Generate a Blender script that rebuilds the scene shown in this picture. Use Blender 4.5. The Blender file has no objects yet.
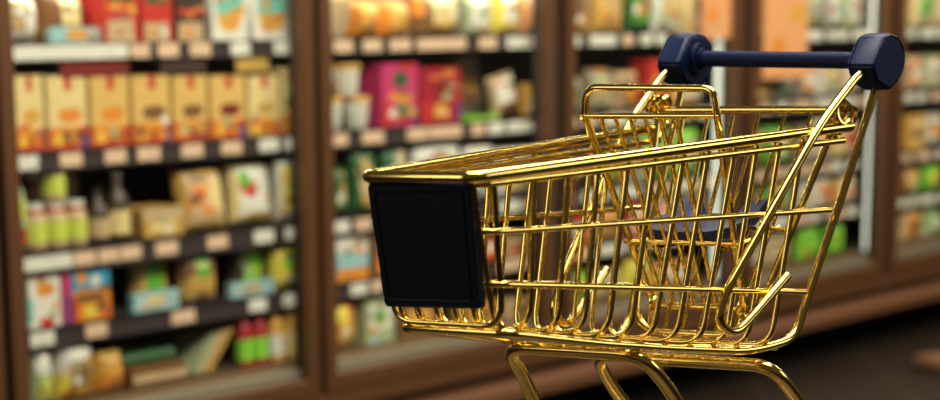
import bpy, bmesh, math, random
from mathutils import Vector, Matrix
random.seed(7)
sc = bpy.context.scene
COL = sc.collection

# ------------------------------------------------------------------ camera, world, lights, exposure
F_PX, PX, PY = 2000.0, 470.0, 420.0          # focal length and optical centre in pixels of the 940x400 frame
PITCH, ROLL = 0.20042576, -0.0046727
CAM = Vector((0, 0, 1.15))
_c, _s = math.cos(ROLL), math.sin(ROLL)
FWD = Vector((0, math.cos(PITCH), -math.sin(PITCH)))
_u = Vector((0, math.sin(PITCH), math.cos(PITCH)))
RGT = Vector((_c, 0, 0)) + _s * _u
UPV = Vector((-_s, 0, 0)) + _c * _u
cam_d = bpy.data.cameras.new('camera')
cam_d.sensor_fit = 'HORIZONTAL'; cam_d.sensor_width = 36
cam_d.lens = 36 * F_PX / 940
cam_d.shift_y = (PY - 200) / 940
cam_d.clip_start = 0.05
cam_d.dof.use_dof = True
cam_d.dof.focus_distance = 1.78
cam_d.dof.aperture_fstop = (cam_d.lens / 1000) / 0.0160
cam_d.dof.aperture_blades = 0
cam = bpy.data.objects.new('camera', cam_d); COL.objects.link(cam)
cam.matrix_world = Matrix(((RGT.x, UPV.x, -FWD.x, CAM.x), (RGT.y, UPV.y, -FWD.y, CAM.y), (RGT.z, UPV.z, -FWD.z, CAM.z), (0, 0, 0, 1)))
sc.camera = cam

world = bpy.data.worlds.new('world'); sc.world = world; world.use_nodes = True
bgn = world.node_tree.nodes['Background']
bgn.inputs[0].default_value = (0.55, 0.42, 0.30, 1); bgn.inputs[1].default_value = 0.10
sc.view_settings.view_transform = 'Standard'; sc.view_settings.look = 'None'
sc.view_settings.exposure = 0.0; sc.view_settings.gamma = 1.0
sc.view_settings.use_curve_mapping = False

def area(name, loc, target, sx, sy, power, colour):
    l = bpy.data.lights.new(name, 'AREA'); l.shape = 'RECTANGLE'; l.size = sx; l.size_y = sy
    l.energy = power; l.color = colour
    o = bpy.data.objects.new(name, l); COL.objects.link(o); o.location = loc
    d = Vector(target) - Vector(loc)
    o.rotation_euler = d.to_track_quat('-Z', 'Y').to_euler()
    return o
area('ceiling_panel', (0.5, 1.9, 2.75), (0.5, 1.9, 0), 1.6, 1.6, 60, (1.0, 0.95, 0.82))
for k_ in range(3):     # lamp rows of the aisle, parallel to the freezers
    area('aisle_lamp', (0.9 + 1.5 * k_, 3.0 + 1.8 * k_, 2.7), (-0.2 + 1.5 * k_, 4.3 + 1.8 * k_, 0.8), 1.5, .5, 76, (1.0, 0.88, 0.66))
area('added_side_light', (-2.8, 0.4, 1.7), (0.2, 2.0, 0.9), 1.6, 1.2, 14, (1.0, 0.95, 0.84))  # no window here: unseen side light added to brighten the gold's edges
area('far_side_light', (3.6, 2.2, 1.9), (0.4, 2.0, 0.9), 1.6, 1.2, 14, (1.0, 0.95, 0.84))

# ------------------------------------------------------------------ frames of reference
AZ = 0.69025195
A = Vector((math.sin(AZ), math.cos(AZ), 0))      # along the row of freezers
N = Vector((-math.cos(AZ), math.sin(AZ), 0))     # into the freezers
D0 = 3.2918                                      # plane of the glass doors
WROT = math.atan2(A.y, A.x)
def W(s, z, dep=0.0): return A * s + N * (D0 + dep) + Vector((0, 0, z))
def on_wall(px, py, dep):
    """where the sight line of a photo point meets the plane dep behind the doors"""
    d = FWD + RGT * ((px - PX) / F_PX) + UPV * ((PY - py) / F_PX)
    t = (D0 + dep - CAM.dot(N)) / d.dot(N); q = CAM + d * t
    return q.dot(A), q.z

# ------------------------------------------------------------------ materials
MATS = {}
def mat(name, col, rough=0.5, metal=0.0, emis=0.0, noise=0.0, nscale=8.0, spec=0.5, coat=0.0, bump=0.0):
    if name in MATS: return MATS[name]
    m = bpy.data.materials.new(name); m.use_nodes = True; nt = m.node_tree
    b = nt.nodes['Principled BSDF']
    b.inputs['Base Color'].default_value = (*col, 1); b.inputs['Roughness'].default_value = rough
    b.inputs['Metallic'].default_value = metal
    b.inputs['Specular IOR Level'].default_value = spec
    b.inputs['Coat Weight'].default_value = coat
    if emis:
        b.inputs['Emission Color'].default_value = (*col, 1); b.inputs['Emission Strength'].default_value = emis
    if noise or bump:
        tc = nt.nodes.new('ShaderNodeTexCoord'); n = nt.nodes.new('ShaderNodeTexNoise')
        n.inputs['Scale'].default_value = nscale; n.inputs['Detail'].default_value = 4
        nt.links.new(tc.outputs['Object'], n.inputs['Vector'])
        if noise:
            mx = nt.nodes.new('ShaderNodeMix'); mx.data_type = 'RGBA'
            mx.inputs['A'].default_value = (*[max(0, c * (1 - noise)) for c in col], 1)
            mx.inputs['B'].default_value = (*[min(1, c * (1 + noise * .35)) for c in col], 1)
            nt.links.new(n.outputs['Fac'], mx.inputs['Factor']); nt.links.new(mx.outputs['Result'], b.inputs['Base Color'])
        if bump:
            bp = nt.nodes.new('ShaderNodeBump'); bp.inputs['Strength'].default_value = bump; bp.inputs['Distance'].default_value = 0.002
            nt.links.new(n.outputs['Fac'], bp.inputs['Height']); nt.links.new(bp.outputs['Normal'], b.inputs['Normal'])
    MATS[name] = m
    return m
COLS = dict(white=(.86, .84, .78), cream=(.80, .52, .17), pale_cream=(.88, .69, .33), red=(.62, .04, .03), orange=(.85, .30, .04),
            amber=(.80, .42, .08), gold=(.62, .38, .10), brown=(.22, .10, .04), dark_brown=(.06, .035, .025), black=(.015, .013, .012),
            teal=(.18, .62, .52), light_blue=(.35, .62, .68), sky=(.06, .36, .62), green=(.12, .42, .04), lime=(.28, .72, .06),
            dark_green=(.03, .12, .04), yellow=(.88, .72, .10), yellow_green=(.66, .74, .12), magenta=(.66, .05, .20), crimson=(.42, .02, .04),
            taupe=(.26, .20, .14), grey=(.35, .34, .32), dark_grey=(.09, .085, .09), pink_tag=(.84, .58, .42), navy_print=(.05, .07, .30),
            sage=(.42, .48, .28), tan=(.62, .44, .26), peach=(.90, .42, .20), purple=(.16, .04, .24), dark_red=(.22, .02, .02))
def cm(n): return mat('print_' + n, COLS[n], 0.42, noise=0.38, nscale=55)

GOLD = mat('polished_gold', (0.97, 0.73, 0.20), 0.15, 1.0)
NAVY = mat('navy_plastic', (0.002, 0.010, 0.056), 0.50, spec=0.22, bump=0.15, nscale=400)
NAVY2 = mat('dark_navy_panel_plastic', (0.003, 0.0055, 0.016), 0.5, spec=0.3, bump=0.15, nscale=300)
NAVY3 = mat('blue_seat_plastic', (0.003, 0.007, 0.06), 0.5, spec=0.3)
RUB = mat('black_rubber', (0.01, 0.01, 0.01), 0.7)
BRONZE = mat('bronze_anodised_metal', (0.135, 0.060, 0.025), 0.40, 0.4, noise=0.1, nscale=5)
BRONZE_D = mat('dark_gasket', (0.02, 0.014, 0.01), 0.7)
CABIN = mat('freezer_lining', (0.10, 0.085, 0.07), 0.5, noise=.1)
SHELF = mat('shelf_steel', (0.055, 0.042, 0.045), 0.45, 0.2, noise=.1)
GRILLE = mat('grille_metal', (0.30, 0.20, 0.12), 0.45, 0.5)
STEEL = mat('brushed_sill', (0.50, 0.46, 0.38), 0.35, 0.7, noise=.1)
KERB = mat('tan_bumper_vinyl', (0.12, 0.052, 0.024), 0.55, spec=0.25, noise=.12, nscale=3)
PLINTH = mat('black_plinth', (0.003, 0.0025, 0.0025), 0.8, spec=0.1)
LED = mat('led_light', (0.93, 0.97, 0.86), 0.4, emis=.75)
WOOD = mat('dark_table_wood', (0.06, 0.035, 0.02), 0.45, noise=.3, nscale=12)

def glass_mat():
    m = bpy.data.materials.new('door_glass'); m.use_nodes = True; nt = m.node_tree
    nt.nodes.clear()
    o = nt.nodes.new('ShaderNodeOutputMaterial'); mx = nt.nodes.new('ShaderNodeMixShader')
    t = nt.nodes.new('ShaderNodeBsdfTransparent'); g = nt.nodes.new('ShaderNodeBsdfGlossy'); lw = nt.nodes.new('ShaderNodeLayerWeight'); pw = nt.nodes.new('ShaderNodeMath'); fr = nt.nodes.new('ShaderNodeMath')
    t.inputs[0].default_value = (.97, .985, .97, 1); g.inputs['Roughness'].default_value = 0.02; pw.operation = 'POWER'; pw.inputs[1].default_value = 5; fr.operation = 'MULTIPLY_ADD'; fr.inputs[1].default_value = 0.8; fr.inputs[2].default_value = 0.03
    lw.inputs[0].default_value = 0.5; nt.links.new(lw.outputs['Facing'], pw.inputs[0]); nt.links.new(pw.outputs[0], fr.inputs[0])
    nt.links.new(fr.outputs[0], mx.inputs[0]); nt.links.new(t.outputs[0], mx.inputs[1]); nt.links.new(g.outputs[0], mx.inputs[2])
    nt.links.new(mx.outputs[0], o.inputs[0]); return m
GLASS = glass_mat()
def floor_mat():
    m = bpy.data.materials.new('floor_tile'); m.use_nodes = True; nt = m.node_tree; b = nt.nodes['Principled BSDF']
    tc = nt.nodes.new('ShaderNodeTexCoord'); br = nt.nodes.new('ShaderNodeTexBrick'); br.offset = 0
    br.inputs['Color1'].default_value = (.017, .010, .006, 1); br.inputs['Color2'].default_value = (.014, .0085, .0055, 1)
    br.inputs['Mortar'].default_value = (.03, .02, .013, 1); br.inputs['Scale'].default_value = 1.0
    br.inputs['Brick Width'].default_value = .45; br.inputs['Row Height'].default_value = .45; br.inputs['Mortar Size'].default_value = .006
    nt.links.new(tc.outputs['Object'], br.inputs['Vector']); nt.links.new(br.outputs['Color'], b.inputs['Base Color'])
    b.inputs['Roughness'].default_value = .6; b.inputs['Specular IOR Level'].default_value = .12; return m

# ------------------------------------------------------------------ mesh helpers
def link_mesh(name, bm, mats, parent=None, smooth=False, loc=None, rotz=None):
    me = bpy.data.meshes.new(name)
    bmesh.ops.recalc_face_normals(bm, faces=bm.faces)
    if smooth:
        for f in bm.faces: f.smooth = True
    bm.to_mesh(me); bm.free()
    for m in (mats if isinstance(mats, (list, tuple)) else [mats]): me.materials.append(m)
    if smooth:
        me.set_sharp_from_angle(angle=math.radians(40))
    o = bpy.data.objects.new(name, me); COL.objects.link(o)
    if parent: o.parent = parent
    if loc is not None: o.location = loc
    if rotz is not None: o.rotation_euler = (0, 0, rotz)
    return o
def empty(name, loc, rotz=0.0, parent=None):
    o = bpy.data.objects.new(name, None); COL.objects.link(o); o.empty_display_size = 0.05
    o.location = loc; o.rotation_euler = (0, 0, rotz)
    if parent: o.parent = parent
    return o
LABELS = set()
def tag(o, label, cat, group=None):
    if label in LABELS: print('DUPLICATE LABEL', label)
    LABELS.add(label)
    o['label'] = label; o['category'] = cat
    if group: o['group'] = group
    return o
def box(bm, x0, x1, y0, y1, z0, z1, mi=0, bev=0.0):
    vs = [bm.verts.new((x, y, z)) for z in (z0, z1) for y in (y0, y1) for x in (x0, x1)]
    fs = [bm.faces.new([vs[i] for i in q]) for q in ((0, 2, 3, 1), (4, 5, 7, 6), (0, 1, 5, 4), (2, 6, 7, 3), (0, 4, 6, 2), (1, 3, 7, 5))]
    for f in fs: f.material_index = mi
    if bev:
        es = set(e for f in fs for e in f.edges)
        r = bmesh.ops.bevel(bm, geom=list(es), offset=bev, segments=2, affect='EDGES', profile=.5)
        for f in r['faces']: f.material_index = mi
    return fs
def fillet(pts, r, n=6, closed=False):
    pts = [Vector(p) for p in pts]; out = []
    m = len(pts)
    for i, p in enumerate(pts):
        rr = r[i] if isinstance(r, (list, tuple)) else r
        if (not closed and i in (0, m - 1)) or rr <= 0: out.append(p); continue
        a = pts[i - 1] - p; b = pts[(i + 1) % m] - p
        k = min(rr, a.length * .49, b.length * .49)
        p0 = p + a.normalized() * k; p1 = p + b.normalized() * k
        for j in range(n + 1):
            t = j / n; out.append(p0 * (1 - t) ** 2 + p * 2 * t * (1 - t) + p1 * t * t)
    return out
def tube(bm, pts, rad, seg=12, closed=False, mi=0):
    pts = [Vector(p) for p in pts]
    q = [pts[0]]
    for p in pts[1:]:
        if (p - q[-1]).length > 1e-6: q.append(p)
    pts = q; m = len(pts)
    def tan(i):
        if closed: return (pts[(i + 1) % m] - pts[i - 1]).normalized()
        return (pts[min(i + 1, m - 1)] - pts[max(i - 1, 0)]).normalized()
    t = tan(0); nrm = t.orthogonal().normalized(); rings = []
    for i in range(m):
        t2 = tan(i); ax = t.cross(t2)
        if ax.length > 1e-8: nrm = Matrix.Rotation(t.angle(t2), 3, ax.normalized()) @ nrm
        t = t2; nrm = (nrm - t * nrm.dot(t)).normalized(); bi = t.cross(nrm)
        rings.append([bm.verts.new(pts[i] + (nrm * math.cos(2 * math.pi * k / seg) + bi * math.sin(2 * math.pi * k / seg)) * rad) for k in range(seg)])
    for i in range(m if closed else m - 1):
        a, b = rings[i], rings[(i + 1) % m]
        off = 0
        if closed and i == m - 1:
            off = min(range(seg), key=lambda o: (a[0].co - b[o].co).length)
        for k in range(seg):
            f = bm.faces.new((a[k], a[(k + 1) % seg], b[(k + 1 + off) % seg], b[(k + off) % seg])); f.material_index = mi
    if not closed:
        f = bm.faces.new(rings[0][::-1]); f.material_index = mi
        f = bm.faces.new(rings[-1]); f.material_index = mi
def tube_obj(name, pts, rad, m, parent, seg=12, closed=False):
    bm = bmesh.new(); tube(bm, pts, rad, seg, closed)
    return link_mesh(name, bm, m, parent, smooth=True)
def lathe(bm, prof, cx=0, cy=0, seg=20, mi=0, y_sq=1.0):
    rings = [[bm.verts.new((cx + r * math.cos(2 * math.pi * k / seg), cy + r * math.sin(2 * math.pi * k / seg) * y_sq, z)) for k in range(seg)] for r, z in prof]
    for a, b in zip(rings, rings[1:]):
        for k in range(seg):
            f = bm.faces.new((a[k], a[(k + 1) % seg], b[(k + 1) % seg], b[k])); f.material_index = mi
    for r in (rings[0][::-1], rings[-1]):
        f = bm.faces.new(r); f.material_index = mi

# ------------------------------------------------------------------ the setting
bm = bmesh.new(); box(bm, -8, 12, -4, 14, -0.1, 0)
fl = link_mesh('floor', bm, floor_mat()); fl['kind'] = 'structure'
bm = bmesh.new(); box(bm, 1.0, 8.4, 0.86, 0.96, 0, 2.6)
wl = link_mesh('wall_back', bm, mat('back_wall_paint', (.10, .08, .06), .8), loc=W(0, 0), rotz=WROT); wl['kind'] = 'structure'

# ------------------------------------------------------------------ refrigerated cabinets with glass doors
Z_STRIP = [1.075, 0.853, 0.642, 0.483]       # middle of each price strip
STRIP_H = [0.036, 0.042, 0.050, 0.042]
SHELF_Z = [z + h / 2 for z, h in zip(Z_STRIP, STRIP_H)]
FLOOR_Z = 0.335
DEP = 0.055
BAYS = [(1.62, 2.455), (2.555, 3.380), (3.480, 4.307), (4.441, 5.251), (5.385, 6.200), (6.335, 7.150)]
CAB_LABEL = ['dark bronze cabinet cut off by the picture edge, before the cabinet of cream cartons',
             'first full glass-door cabinet, holding the row of cream cartons and teal bowl boxes',
             'glass-door cabinet with the magenta box and yellow-lidded tubs, second in the row',
             'third glass-door cabinet, with golden packs beside an orange poster, behind the cart child seat',
             'fourth glass-door cabinet, with the tall orange poster behind the cart handle bar',
             'last glass-door cabinet, beyond the white light strip and past the cart']
cabs = []
for bi, (s0, s1) in enumerate(BAYS):
    w = s1 - s0
    root = empty('refrigerated_cabinet', W((s0 + s1) / 2, 0), WROT)
    tag(root, CAB_LABEL[bi], 'refrigerator', 'glass-door cabinets in the refrigerated row'); cabs.append(root)
    hw = w / 2
    lo = hw + (0.0499 if bi else .0499); ro = hw + (0.0499 if bi < 2 else 0.0669)
    lo = (s0 - BAYS[bi - 1][1]) / 2 + hw if bi else hw + .05
    ro = (BAYS[bi + 1][0] - s1) / 2 + hw if bi < 5 else hw + .06
    lo -= .0008; ro -= .0008
    bm = bmesh.new()
    box(bm, -lo, ro, .80, .84, .12, 2.1)
    if bi == 0: box(bm, -lo, -lo + .02, .05, .80, .12, 2.1)
    if bi == 5: box(bm, ro - .02, ro, .05, .80, .12, 2.1)
    box(bm, -lo, ro, .03, .84, 2.1, 2.2); box(bm, -lo, ro, .05, .80, .12, .24)
    link_mesh('cabinet_shell', bm, CABIN, root)
    bm = bmesh.new(); box(bm, -lo, ro, .03, .5, 0, .12); link_mesh('plinth', bm, PLINTH, root)
    bm = bmesh.new()
    prof = [(.03, .125), (-.035, .125), (-.055, .14), (-.055, .17), (-.04, .182), (.03, .182)]
    for a, b in ((-lo, ro),):
        v0 = [bm.verts.new((a, y, z)) for y, z in prof]; v1 = [bm.verts.new((b, y, z)) for y, z in prof]
        bm.faces.new(v0); bm.faces.new(v1[::-1])
        for i in range(6): bm.faces.new((v0[i], v1[i], v1[(i + 1) % 6], v0[(i + 1) % 6]))
    link_mesh('bumper_rail', bm, KERB, root)
    bm = bmesh.new(); box(bm, -lo, ro, .0, .05, .206, .250, bev=.004); link_mesh('sill', bm, BRONZE, root)
    # mullions behind the doors
    for x0, x1 in ((-lo, -hw - .012), (hw + .012, ro)):
        bm = bmesh.new(); box(bm, x0, x1, .022, .05, .25, 2.1); link_mesh('mullion', bm, BRONZE_D, root)
    # grille on the cabinet floor
    bm = bmesh.new(); box(bm, -lo, ro, .052, .79, .24, FLOOR_Z - .004)
    for i in range(60):
        x = -hw + (i + .5) * w / 60; box(bm, x - .003, x + .003, .0515, .13, .27, FLOOR_Z)
    link_mesh('air_grille', bm, GRILLE, root)
    bm = bmesh.new(); box(bm, -hw, hw, .022, .05, .27, .318, bev=.003); link_mesh('inner_sill', bm, STEEL, root)
    # lamps of the cabinet
    for x0, x1 in ((-hw - .040, -hw - .004), {3: (hw - .022, hw + .006), 4: (hw - .004, hw + .044), 5: (hw, hw + .04)}.get(bi, (0, 0))):
        if x1 <= x0: continue
        bm = bmesh.new(); box(bm, x0, x1, .0505, .0545, .34, 2.05, bev=.001); link_mesh('light_strip', bm, LED, root)
    bm = bmesh.new(); box(bm, -hw, hw, .06, .10, 2.05, 2.09, bev=.005); link_mesh('header_lamp', bm, LED, root)
    # shelves
    for k in range(4):
        bm = bmesh.new()
        zc, hh = Z_STRIP[k], STRIP_H[k] / 2
        box(bm, -lo, ro, DEP, DEP + .006, zc - hh, zc + hh)
        box(bm, -lo, ro, DEP, .78, zc + hh - .012, zc + hh)
        sh = link_mesh('shelf', bm, SHELF, root); sh['bay'] = bi; sh['row'] = k
    # the door
    d = empty('door', (0, 0, 0), 0, root)
    bm = bmesh.new(); fw = .038
    x0, x1 = -hw - fw, hw + fw
    for a, b, c, e in ((x0, -hw, .252, 2.1), (hw, x1, .252, 2.1), (-hw, hw, .252, .296), (-hw, hw, 2.04, 2.1)):
        box(bm, a, b, -.006, .020, c, e, bev=.004)
    link_mesh('door_frame', bm, BRONZE, d)
    bm = bmesh.new(); box(bm, -hw, hw, .004, .010, .296, 2.04); link_mesh('glass_pane', bm, GLASS, d)
    bm = bmesh.new(); tube(bm, fillet([(-hw - .02, -.006, 1.25), (-hw - .02, -.05, 1.25), (-hw - .02, -.05, 1.62), (-hw - .02, -.006, 1.62)], .02), .008)
    link_mesh('door_handle', bm, STEEL, d, smooth=True)
    # cabinet lighting: header lamp and the two strips
    area('header_light', W((s0 + s1) / 2, 2.03, .11), W((s0 + s1) / 2, .5, .22), w * .9, .05, 18, (1, .95, .80))

SHELVES = {(o['bay'], o['row']): o for o in COL.objects if 'bay' in o}
for o in SHELVES.values(): del o['bay'], o['row']
def price_tags(bay, row, spans, white=()):
    """small price cards clipped to the shelf strip; spans are photo columns"""
    sc0 = (BAYS[bay][0] + BAYS[bay][1]) / 2; zc = Z_STRIP[row]
    for i, (a, b) in enumerate(spans):
        py = {0: 50, 1: 152, 2: 248, 3: 320}[row]
        sa = on_wall(a, py, DEP - .004)[0] - sc0; sb = on_wall(b, py, DEP - .004)[0] - sc0
        hwid = (BAYS[bay][1] - BAYS[bay][0]) / 2 + .045
        sa = max(sa, -hwid); sb = min(sb, hwid)
        if sb - sa < .01: continue
        bm = bmesh.new(); h = .0145
        box(bm, sa, sb, DEP - .004, DEP - .0005, zc - h, zc + h)
        link_mesh('price_tag', bm, cm('white' if i in white else 'pink_tag'), SHELVES[(bay, row)])
price_tags(1, 0, [(14, 128), (131, 150), (159, 179), (191, 211), (232, 250), (275, 300)], (0, 4, 5))
price_tags(1, 1, [(17, 38), (60, 82), (105, 126), (138, 160), (182, 203), (222, 242), (260, 280), (286, 301)], (0, 6, 7))
price_tags(1, 2, [(24, 72), (74, 96), (99, 119), (121, 141), (156, 178), (208, 228), (255, 274), (286, 303)], (0, 6, 7))
price_tags(1, 3, [(30, 54), (86, 107), (172, 195), (250, 267), (284, 305)], (0, 3, 4))
price_tags(2, 0, [(335, 353), (364, 382), (391, 411), (418, 466), (480, 497), (508, 540)], (5,))
price_tags(2, 1, [(333, 348), (363, 384), (408, 428), (430, 462), (472, 485), (489, 504), (508, 538)], (5, 6))
price_tags(2, 2, [(333, 350), (356, 372), (500, 520), (524, 540)], (0, 2))
price_tags(2, 3, [(352, 368), (372, 384), (500, 530)], (0,))
for bay in (3, 4, 5):
    for row in range(4):
        s0, s1 = BAYS[bay]
        sp = []; s = s0 + .03
        while s < s1 - .06:
            wd = random.choice((.05, .06, .065, .12))
            sp.append((s, s + wd)); s += wd + random.uniform(.012, .05)
        for i, (a, b) in enumerate(sp):
            bm = bmesh.new(); c0 = (s0 + s1) / 2
            box(bm, a - c0, b - c0, DEP - .004, DEP - .0005, Z_STRIP[row] - .0145, Z_STRIP[row] + .0145)
            link_mesh('price_tag', bm, cm(random.choice(('white', 'white', 'pink_tag'))), SHELVES[(bay, row)])

# ------------------------------------------------------------------ packaged goods
def inside(p, x, z):
    k, x0, z0, x1, z1, m = p
    if k == 'r': return x0 <= x <= x1 and z0 <= z <= z1
    cx, cz = (x0 + x1) / 2, (z0 + z1) / 2
    return ((x - cx) / ((x1 - x0) / 2)) ** 2 + ((z - cz) / ((z1 - z0) / 2)) ** 2 <= 1
def printed_grid(bm, w, d, h, base, patches, mats, bulge=0.0, seam=0.0, side=None, nx=16, nz=20, taper=0.0):
    """closed pack with a printed front: x across, y depth, z up; bulge 0 gives a carton, >0 a filled bag"""
    def idx(n):
        if n not in mats: mats.append(n)
        return mats.index(n)
    dark = base in ('dark_brown', 'dark_green', 'brown', 'dark_grey', 'crimson', 'taupe')
    lines = []
    if w > .03 and d > .01:
        for _ in range(random.randint(4, 7)):      # lines of small print and little pictures
            lx, lz = random.uniform(.05, .7), random.uniform(.05, .92)
            lines.append(('r', lx, lz, lx + random.uniform(.12, .5), lz + random.choice((.045, .05, .09)), random.choice(('pale_cream', 'tan', 'gold', 'orange') if dark else ('brown', 'taupe', 'gold', 'orange', 'red', 'dark_green'))))
        for _ in range(2):
            lx, lz = random.uniform(.05, .75), random.uniform(.05, .6)
            lines.append(('e', lx, lz, lx + .22, lz + .16, random.choice(('amber', 'white', 'orange', 'sage', 'brown'))))
    patches = list(patches) + ([q_ for q_ in lines if not (base in ('cream', 'pale_cream') and q_[2] > .3 and h > .13)] if w > .03 else [])
    def pt(i, j, front):
        x = i / nx; z = j / nz
        th = 1.0
        if bulge:
            e = (max(0.0, 1 - abs(2 * x - 1) ** 2.6) * max(0.0, 1 - abs(2 * z - 1) ** 3.0)) ** .5
            th = (1 - bulge) * .25 + (1 - (1 - bulge) * .25) * e
            th = e * .92 + .08
        tw = 1 - taper * z
        xx = (x - .5) * w * tw
        if bulge: xx *= 1 - .05 * math.sin(math.pi * z) * 1.0
        yy = d / 2 - d / 2 * th if front else d / 2 + d / 2 * th
        return (xx, yy, z * h)
    F = [[bm.verts.new(pt(i, j, True)) for i in range(nx + 1)] for j in range(nz + 1)]
    B = [[bm.verts.new(pt(i, j, False)) for i in range(nx + 1)] for j in range(nz + 1)]
    for j in range(nz):
        for i in range(nx):
            x, z = (i + .5) / nx, (j + .5) / nz; m = base
            for p in patches:
                if inside(p, x, z): m = p[5]
            f = bm.faces.new((F[j][i], F[j][i + 1], F[j + 1][i + 1], F[j + 1][i])); f.material_index = idx(m)
            f = bm.faces.new((B[j][i], B[j + 1][i], B[j + 1][i + 1], B[j][i + 1])); f.material_index = idx(base)
    sd = idx(side or base)
    loop = [(0, i) for i in range(nx)] + [(j, nx) for j in range(nz)] + [(nz, i) for i in range(nx, 0, -1)] + [(j, 0) for j in range(nz, 0, -1)]
    for k, (j, i) in enumerate(loop):
        j2, i2 = loop[(k + 1) % len(loop)]
        f = bm.faces.new((F[j][i], B[j][i], B[j2][i2], F[j2][i2])); f.material_index = sd

COUNT = {}
def place(name, s, z, dep, yaw=0.0):
    return W(s, z, dep), WROT + yaw
def pack(name, s, z, w, h, d, base, patches, label, cat, bulge=0.0, side=None, lean=0.0, roll=0.0, dep=None, yaw=0.0, group=None, taper=0.0, topper=None):
    mats = []; bm = bmesh.new()
    printed_grid(bm, w, d, h, base, patches, mats, bulge, side=side, taper=taper)
    if lean or roll:
        bmesh.ops.rotate(bm, verts=bm.verts, cent=(0, 0, 0), matrix=Matrix.Rotation(lean, 3, 'X'))
        bmesh.ops.rotate(bm, verts=bm.verts, cent=(0, 0, 0), matrix=Matrix.Rotation(roll, 3, 'Y'))
    zmin = min(v.co.z for v in bm.verts); ymin = min(v.co.y for v in bm.verts)
    bmesh.ops.translate(bm, verts=bm.verts, vec=(0, -ymin, -zmin))
    loc, rz = place(name, s, z, (dep if dep is not None else DEP + .010), yaw)
    o = link_mesh(name, bm, [cm(m) for m in mats], smooth=bulge > 0, loc=loc, rotz=rz)
    tag(o, label, cat, group)
    return o
def lathed(name, s, z, r, parts, label, cat, dep=None, group=None):
    """round goods: parts = [(part name, colour, profile in fractions of r and metres of height)]"""
    loc, rz = place(name, s, z, (dep if dep is not None else DEP + .010) + r)
    root = empty(name, loc, rz); tag(root, label, cat, group)
    for pn, col, prof in parts:
        bm = bmesh.new(); lathe(bm, [(q * r, zz) for q, zz in prof])
        link_mesh(pn, bm, cm(col), root, smooth=True)
    return root
def span(x0, x1, row, dep=None):
    dep = (dep if dep is not None else DEP + .010)
    py = [40, 142, 237, 308, 375][row]
    a = on_wall(x0, py, dep)[0]; b = on_wall(x1, py, dep)[0]
    return (a + b) / 2, b - a
def height_at(x, ytop, row, dep=None):
    z = on_wall(x, ytop, dep if dep is not None else DEP + .010)[1]
    return z - (SHELF_Z + [FLOOR_Z])[row]
ZR = SHELF_Z + [FLOOR_Z]
def goods(name, x0, x1, ytop, row, d, base, patches, label, cat, inset=.006, **k):
    dep = k.get('dep'); s, w = span(x0, x1, row, dep)
    h = height_at((x0 + x1) / 2, ytop, row, dep) if ytop > 0 else -ytop
    return pack(name, s, ZR[row] + .0006, max(w - inset, .02), h, d, base, patches, label, cat, **k)

# --- first cabinet, top shelf
goods('bread_bag', 14, 47, -.10, 0, .12, 'amber', [('r', .1, .05, .72, .95, 'white'), ('e', .0, .3, .4, .55, 'tan')], 'white and orange bread bag beside the first bronze door frame, top shelf', 'packet', bulge=.8)
goods('loaf_packet', 54, 93, -.105, 0, .12, 'brown', [('r', .22, .36, .82, .92, 'pale_cream'), ('r', .25, .2, .75, .4, 'gold')], 'brown loaf packet with cream label standing in a light blue tray', 'packet', bulge=.8, dep=.10)
goods('card_tray', 50, 103, 27, 0, .02, 'light_blue', [('r', .3, .15, .66, .85, 'amber'), ('r', .66, .0, 1, 1, 'grey')], 'low light blue card tray in front of the brown loaf packet, top shelf', 'tray', dep=.068)
goods('meal_carton', 105, 140, -.115, 0, .10, 'red', [('r', .05, .0, .9, .38, 'tan'), ('r', .05, .6, .95, .7, 'orange'), ('r', .2, .74, .9, .88, 'dark_green')], 'red meal carton with tan lower half, the one beside the loaf packet', 'carton')
goods('meal_carton', 142, 174, -.115, 0, .10, 'red', [('r', .08, .0, .9, .36, 'tan'), ('r', .1, .72, .9, .86, 'dark_green')], 'red meal carton with dark green band, beside the dark meal carton', 'carton')
goods('meal_carton', 176, 208, -.115, 0, .10, 'dark_brown', [('r', .08, .0, .9, .34, 'tan'), ('r', .05, .5, .95, .62, 'red')], 'dark brown meal carton with a tan base, top shelf of first full cabinet', 'carton')
for i, (a, b, t) in enumerate(((211, 249, 'beside the dark brown meal carton'), (252, 294, 'next to the second bronze door post'))):
    goods('cereal_bowl_box', a, b, -.118, 0, .10, 'white', [('e', .12, .14, .88, 1.0, 'amber'), ('r', .10, .50, .90, .80, 'teal'), ('r', .2, .80, .85, .86, 'red'), ('e', .3, .80, .55, .95, 'orange')], 'white box printed with a teal and gold bowl, ' + t, 'box', 0.01, group='teal bowl boxes')
# --- first cabinet, second shelf: cream cartons
edges = [14, 47, 90, 132, 173, 210, 248, 281, 300]
where = ['cut by the first door frame', 'second from the first door frame', 'third from the first door frame', 'fourth from the first door frame',
         'fourth from the second door post', 'third from the second door post', 'second from the second door post', 'narrow and tight against the second door post']
for i in range(8):
    a, b = edges[i], edges[i + 1]
    bowl = ['amber', 'orange', 'orange', 'brown', 'brown', 'dark_red', 'gold', 'brown'][i]
    goods('food_carton', a + 1, b - 1, 76 if i < 7 else 68, 1, .11, 'cream' if 2 <= i <= 5 else 'pale_cream',
          [('r', .44, .80, .60, 1, 'red'), ('e', .22, .36, .88, .56, bowl), ('r', 0, .0, 1, .30, 'red' if i != 6 else 'gold'), ('r', .08, .05, .80, .28, 'orange'), ('r', .2, .05, .32, .2, 'yellow'), ('r', .5, .05, .62, .2, 'dark_red'), ('r', .84, .0, 1, .2, 'purple' if i % 2 else 'red')],
          'cream carton with red tab and %s bowl, %s' % (['amber', 'orange', 'orange', 'brown', 'brown', 'dark red', 'gold', 'brown'][i], where[i]), 'carton', group='cream cartons on the second shelf')
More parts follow.
